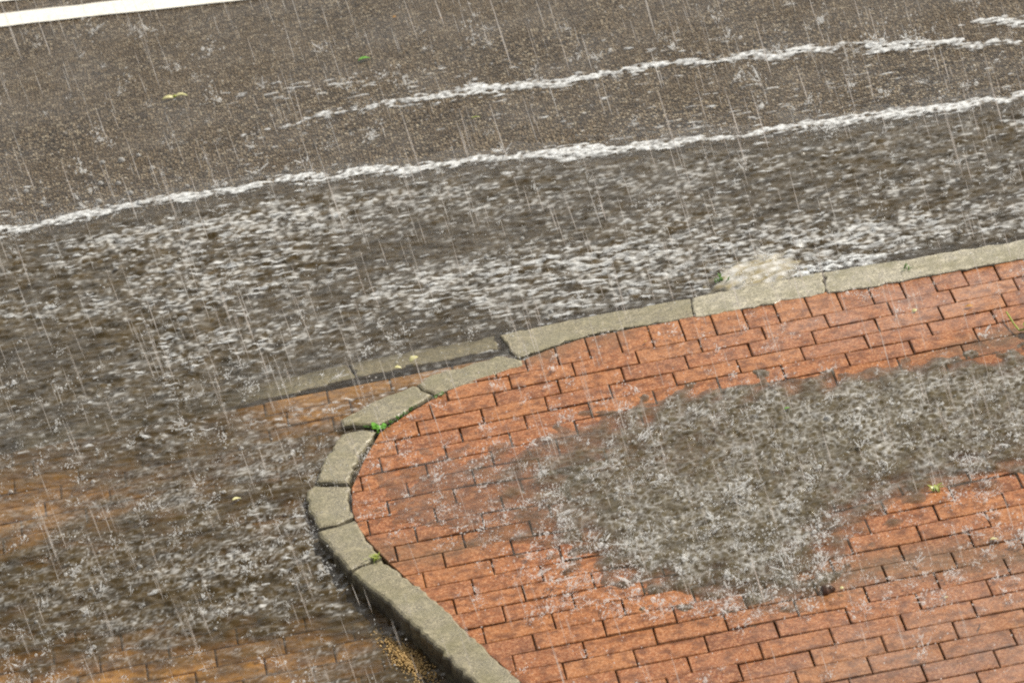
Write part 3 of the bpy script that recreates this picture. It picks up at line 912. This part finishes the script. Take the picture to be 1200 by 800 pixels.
# ------------------------------------------------------------------ small things lying about
def blade_leaf(name, px, py, L, wd, ang, mat, label, cat, bend=.25, fold=.2, lift=.003, stalk=0, zoff=None):
    p = at(px, py, 0); z = surf(p[0], p[1]) if zoff is None else zoff
    V = []; Fc = []; n = 9
    prof = [math.sin(math.pi * (i / (n - 1)) ** .8) ** .8 for i in range(n)]
    for i in range(n):
        t = i / (n - 1); x = (t - .5) * L; hz = bend * L * (.25 - (t - .5) ** 2) * 2
        hw = max(.0006, wd * .5 * prof[i])
        for s_ in (-1, -.5, 0, .5, 1):
            V.append((x, s_ * hw, hz + abs(s_) * fold * hw + random.gauss(0, .0003)))
    for i in range(n - 1):
        for k in range(4): Fc.append((i * 5 + k, i * 5 + k + 1, i * 5 + k + 6, i * 5 + k + 5))
    o = link_mesh(name, V, Fc, M[mat], smooth=True)
    sm = o.modifiers.new("thickness", "SOLIDIFY"); sm.thickness = .0008
    o.location = (p[0], p[1], z + lift); o.rotation_euler = (random.gauss(0, .15), random.gauss(0, .15), ang)
    return tag(o, label, cat)

# two-winged seed on the road
p = at(205, 116, 0)
e = bpy.data.objects.new("winged_seed", None); COL.objects.link(e); e.location = (p[0], p[1], surf(p[0], p[1]) + .004); e.empty_display_size = .03
tag(e, "pale yellow-green winged seed lying spread open on the wet asphalt", "seed")
def wing(sg):
    V = []; Fc = []; n = 9
    for i in range(n):
        t = i / (n - 1); x = sg * t * .045; y0 = -.020 * t * t if sg > 0 else -.012 * t; hw = .0035 + .0085 * math.sin(math.pi * t ** .7) * .9
        for s_ in (-1, 0, 1): V.append((x, y0 + s_ * hw, .010 * math.sin(t * 2.6) + .001 * s_))
    for i in range(n - 1):
        for k in range(2): Fc.append((i * 3 + k, i * 3 + k + 1, i * 3 + k + 4, i * 3 + k + 3))
    o = link_mesh("wing", V, Fc, M["yellow"], e, True); o.modifiers.new("thickness", "SOLIDIFY").thickness = .001
wing(-1); wing(1)
nb_ = Bits(); nb_.drop((0, 0, .004), .006); link_mesh("seed_head", nb_.v, nb_.f, M["lime"], e, True)

blade_leaf("leaf", 427, 72, .045, .028, .1, "green", "bright green leaf lying alone on the bare road", "leaf")
blade_leaf("leaf", 485, 420, .032, .030, .4, "yellow", "pale cream leaf on the drowned kerb stone, largest of the pair", "leaf", zoff=-.006)
blade_leaf("leaf", 466, 430, .024, .014, -.2, "yellow", "narrow cream leaf scrap left of the pale cream leaf on the drowned kerb stone", "leaf", zoff=-.006)
blade_leaf("leaf", 277, 582, .036, .014, .6, "yellow", "yellow leaf floating in the brown driveway water left of the bend", "leaf")
blade_leaf("leaf", 463, 23, .016, .012, .4, "ochre", "tiny yellow leaf scrap near the top of the road", "leaf")
blade_leaf("leaf", 518, 24, .014, .010, .9, "ochre", "tiny yellow leaf scrap to the right of another near the top of the road", "leaf")
blade_leaf("leaf", 557, 136, .034, .008, .1, "lime", "olive leaf sliver between the two foam lines on the road", "leaf")
blade_leaf("leaf", 1072, 366, .017, .015, .3, "yellow", "small yellow petal on a brick in the upper right", "petal", zoff=.002)
blade_leaf("leaf", 1136, 361, .026, .014, -.2, "ochre", "orange leaf scrap on a brick near the upper right kerb", "leaf", zoff=.002)
blade_leaf("leaf", 1165, 634, .024, .018, -.1, "yellow", "pale yellow petal on the orange bricks right of the puddle", "petal", zoff=.002)
blade_leaf("leaf", 1109, 702, .012, .011, .2, "yellow", "cream petal speck on the bricks of the lower right", "petal", zoff=.002)
blade_leaf("leaf", 987, 691, .012, .011, .2, "yellow", "cream speck just right of the dark brown clod", "petal", zoff=.003)
blade_leaf("leaf", 923, 482, .020, .012, .2, "green", "green scrap floating in the middle of the puddle", "leaf", lift=.006)
blade_leaf("leaf", 757, 402, .014, .008, .9, "ochre", "ochre crumb on the corner of a kerbside brick", "leaf", zoff=.002)

# dark clod at the puddle's lower edge
p = at(969, 693, 0)
V = []; Fc = []; n = 12; mrows = 6
for j in range(mrows):
    el = math.pi / 2 * j / mrows
    for i in range(n):
        an = 2 * math.pi * i / n; r = .021 * (1 + .22 * math.sin(3 * an + 1) + random.uniform(-.1, .1))
        V.append((r * math.cos(el) * math.cos(an), .8 * r * math.cos(el) * math.sin(an), .020 * math.sin(el)))
V.append((0, 0, .021))
for j in range(mrows - 1):
    for i in range(n):
        a_ = j * n + i; b_ = j * n + (i + 1) % n; Fc.append((a_, b_, b_ + n, a_ + n))
for i in range(n): Fc.append(((mrows - 1) * n + i, (mrows - 1) * n + (i + 1) % n, len(V) - 1))
o = link_mesh("clod", V, Fc, M["brown"]); o.location = (p[0], p[1], .001)
tag(o, "dark brown clod on the bricks at the lower right edge of the puddle", "clod")

tb = Bits(); a, b = at(1147, 740), at(1149, 732)
tb.spindle((a[0], a[1], .004), (b[0], b[1], .006), .0022, .5)
tag(link_mesh("twig", tb.v, tb.f, M["brown"], smooth=True), "thin brown twig lying on the bricks in the lower right", "twig")

def tuft(name, px, py, z, n, hgt, spread, mats, label, cat, along=None, broad=.2):
    p = at(px, py, z)
    e = bpy.data.objects.new(name, None); COL.objects.link(e); e.location = (p[0], p[1], z); e.empty_display_size = .03
    tag(e, label, cat)
    V = []; Fc = []
    for k in range(n):
        bx, by = random.gauss(0, spread), random.gauss(0, spread)
        if along is not None:
            q = random.uniform(-1, 1); bx += along[0] * q; by += along[1] * q
        an = random.uniform(0, 6.28); L = hgt * random.uniform(.5, 1.2); wd = L * broad * random.uniform(.7, 1.2)
        ca, sa = math.cos(an), math.sin(an); i0 = len(V)
        for i in range(5):
            t = i / 4; hw = wd * .5 * max(.06, math.sin(math.pi * min(1, t * .85 + .12)))
            fx = L * .75 * t * t; hz = L * (.85 * t - .35 * t * t)
            V.append((bx + ca * fx - sa * hw, by + sa * fx + ca * hw, hz)); V.append((bx + ca * fx + sa * hw, by + sa * fx - ca * hw, hz))
        for i in range(4): Fc.append((i0 + 2 * i, i0 + 2 * i + 1, i0 + 2 * i + 3, i0 + 2 * i + 2))
    o = link_mesh("leaves", V, Fc, M[mats], e, True)
    return e
tuft("weed", 446, 503, .0, 26, .022, .010, "green", "bright green weed growing from the wide broken kerb joint", "weed", broad=.6)
tuft("weed", 470, 488, .0, 34, .014, .004, "moss", "strip of dark green moss in the gap below the mossy kerb stone", "moss", along=(.045, .045), broad=.7)
tuft("weed", 434, 500, .0, 16, .014, .006, "moss", "small green sprig left of the bright weed in the broken joint", "weed", along=(.02, 0), broad=.6)
tuft("grass_tuft", 440, 655, .004, 26, .030, .010, "lime", "thin yellow-green grass tuft in the joint above the longest kerb stone", "grass", broad=.14)
tuft("grass_tuft", 1097, 575, .0, 12, .030, .005, "lime", "little yellow-green sprout between bricks right of the puddle", "grass", broad=.3)
tuft("grass_tuft", 1064, 316, .004, 12, .024, .010, "moss", "faint green tuft on top of the pale upper kerb stone", "grass", broad=.2)
tuft("grass_tuft", 844, 330, -.006, 14, .030, .010, "moss", "dark green sprig at the left foot of the cream swell", "grass", broad=.25)
tuft("weed", 514, 464, .0, 14, .012, .005, "moss", "speck of green moss under the black kerb joint", "moss", along=(.02, .005), broad=.7)
# plant reaching in at the right edge
p = at(1197, 390, 0)
e = bpy.data.objects.new("plant", None); COL.objects.link(e); e.location = (p[0], p[1], 0); e.empty_display_size = .05
tag(e, "green plant with a long curved stalk reaching over the bricks at the right edge", "plant")
sv = Bits(); q0 = at(1180, 372, 0) - p; pts = [(q0[0], q0[1], .020), (q0[0] * .72, q0[1] * .3, .016), (q0[0] * .4, q0[1] * .0 - .01, .014), (.03, -.01, .018)]
for a_, b_ in zip(pts[:-1], pts[1:]): sv.spindle(a_, b_, .0032, .5, head=((.02, .8), (.5, 1), (.98, .8)))
link_mesh("stalk", sv.v, sv.f, M["lime"], e, True)
for k, (lx, ly, lz, L, an) in enumerate(((.01, .005, .02, .07, -.3), (.05, .01, .025, .07, .5), (.05, -.06, .02, .06, -.9), (-.005, -.115, .012, .045, .2), (.03, -.13, .015, .06, -.4))):
    V = []; Fc = []
    for i in range(7):
        t = i / 6; hw = .028 * math.sin(math.pi * min(1, .1 + .9 * t)) * (1.15 if i % 2 else .8) + .001
        for s_ in (-1, 0, 1): V.append((lx + (t * L) * math.cos(an) - s_ * hw * math.sin(an), ly + t * L * math.sin(an) + s_ * hw * math.cos(an), lz + .012 * math.sin(3 * t) + .006 * abs(s_)))
    for i in range(6):
        for j in range(2): Fc.append((i * 3 + j, i * 3 + j + 1, i * 3 + j + 4, i * 3 + j + 3))
    link_mesh("leaf_blade", V, Fc, M["green"], e, True)

# sand washed up against the driveway kerb
gb = Bits(); sc_ = at(474, 778, -.075)
for _ in range(900):
    t = random.gauss(0, 1); u = random.gauss(0, 1)
    x = sc_[0] + .012 + .030 * t + .014 * u; y = sc_[1] - .075 * t + .020 * u
    h = .011 * math.exp(-.35 * (t * t + u * u))
    gb.drop((x, y, float(z_level(x, y)) - .004 + h + random.uniform(0, .004)), random.uniform(.0010, .0036))
s_ = gb.build("sand", M["sand"], "yellow gravelly sand washed up against the outer face of the longest kerb stone")

# ------------------------------------------------------------------ light: sunshine through the shower
SUN_EL, SUN_AZ = math.radians(44), math.radians(28)      # azimuth from +X towards +Y: sun to the right, a little behind
sd = Vector((math.cos(SUN_EL) * math.cos(SUN_AZ), math.cos(SUN_EL) * math.sin(SUN_AZ), math.sin(SUN_EL)))
ld = bpy.data.lights.new("sun", "SUN"); lo = bpy.data.objects.new("sun", ld); COL.objects.link(lo)
lo.rotation_euler = sd.to_track_quat('Z', 'Y').to_euler()
ld.energy = 5.0; ld.angle = math.radians(.6); ld.color = (1.0, .92, .78)
wd = bpy.data.worlds.new("World"); sc.world = wd; wd.use_nodes = True
nt = wd.node_tree; nt.nodes.clear()
sky = nt.nodes.new("ShaderNodeTexSky"); sky.sky_type = 'NISHITA'; sky.sun_disc = False
sky.sun_elevation = SUN_EL; sky.sun_rotation = math.pi / 2 - SUN_AZ
sky.dust_density = 4.0; sky.air_density = 1.0; sky.ozone_density = 1.0
tc = nt.nodes.new("ShaderNodeTexCoord")
cl = noise(nt, tc.outputs["Generated"], 2.2, 6, .6)
cf = ramp(nt, cl, [(.36, (.15,)*3), (.60, (1,)*3)])
vm = nt.nodes.new("ShaderNodeVectorMath"); vm.operation = "DOT_PRODUCT"      # bright sky patch, unseen, added to put sheen on wet surfaces
vn = nt.nodes.new("ShaderNodeVectorMath"); vn.operation = "NORMALIZE"; nt.links.new(tc.outputs["Generated"], vn.inputs[0])
nt.links.new(vn.outputs[0], vm.inputs[0]); vm.inputs[1].default_value = (.36, .83, .424)
sheen_glow = maths(nt, "MULTIPLY", ramp(nt, vm.outputs["Value"], [(.72, (0, 0, 0)), (.97, (1,)*3)]), ramp(nt, noise(nt, tc.outputs["Generated"], 5, 5, .6), [(.36, (.30,)*3), (.62, (1,)*3)]))
skyc = mixc(nt, cf, sky.outputs[0], (7.4, 7.1, 6.6))
skyc = mixc(nt, sheen_glow, skyc, (14.5, 14.2, 13.6))
bg = nt.nodes.new("ShaderNodeBackground"); bg.inputs[1].default_value = .066
nt.links.new(skyc, bg.inputs[0])
ow = nt.nodes.new("ShaderNodeOutputWorld"); nt.links.new(bg.outputs[0], ow.inputs[0])

# ------------------------------------------------------------------ render
sc.render.engine = "CYCLES"
sc.view_settings.view_transform = "Standard"; sc.view_settings.look = "None"
sc.view_settings.exposure = 0.20; sc.view_settings.gamma = 1.0
sc.cycles.use_denoising = False
sc.cycles.pixel_filter_type = 'BLACKMAN_HARRIS'; sc.cycles.filter_width = 2.1
sc.cycles.max_bounces = 8; sc.cycles.transparent_max_bounces = 16
sc.cycles.sample_clamp_indirect = 4.0; sc.cycles.sample_clamp_direct = 5.0
sc.cycles.caustics_reflective = False; sc.cycles.caustics_refractive = False
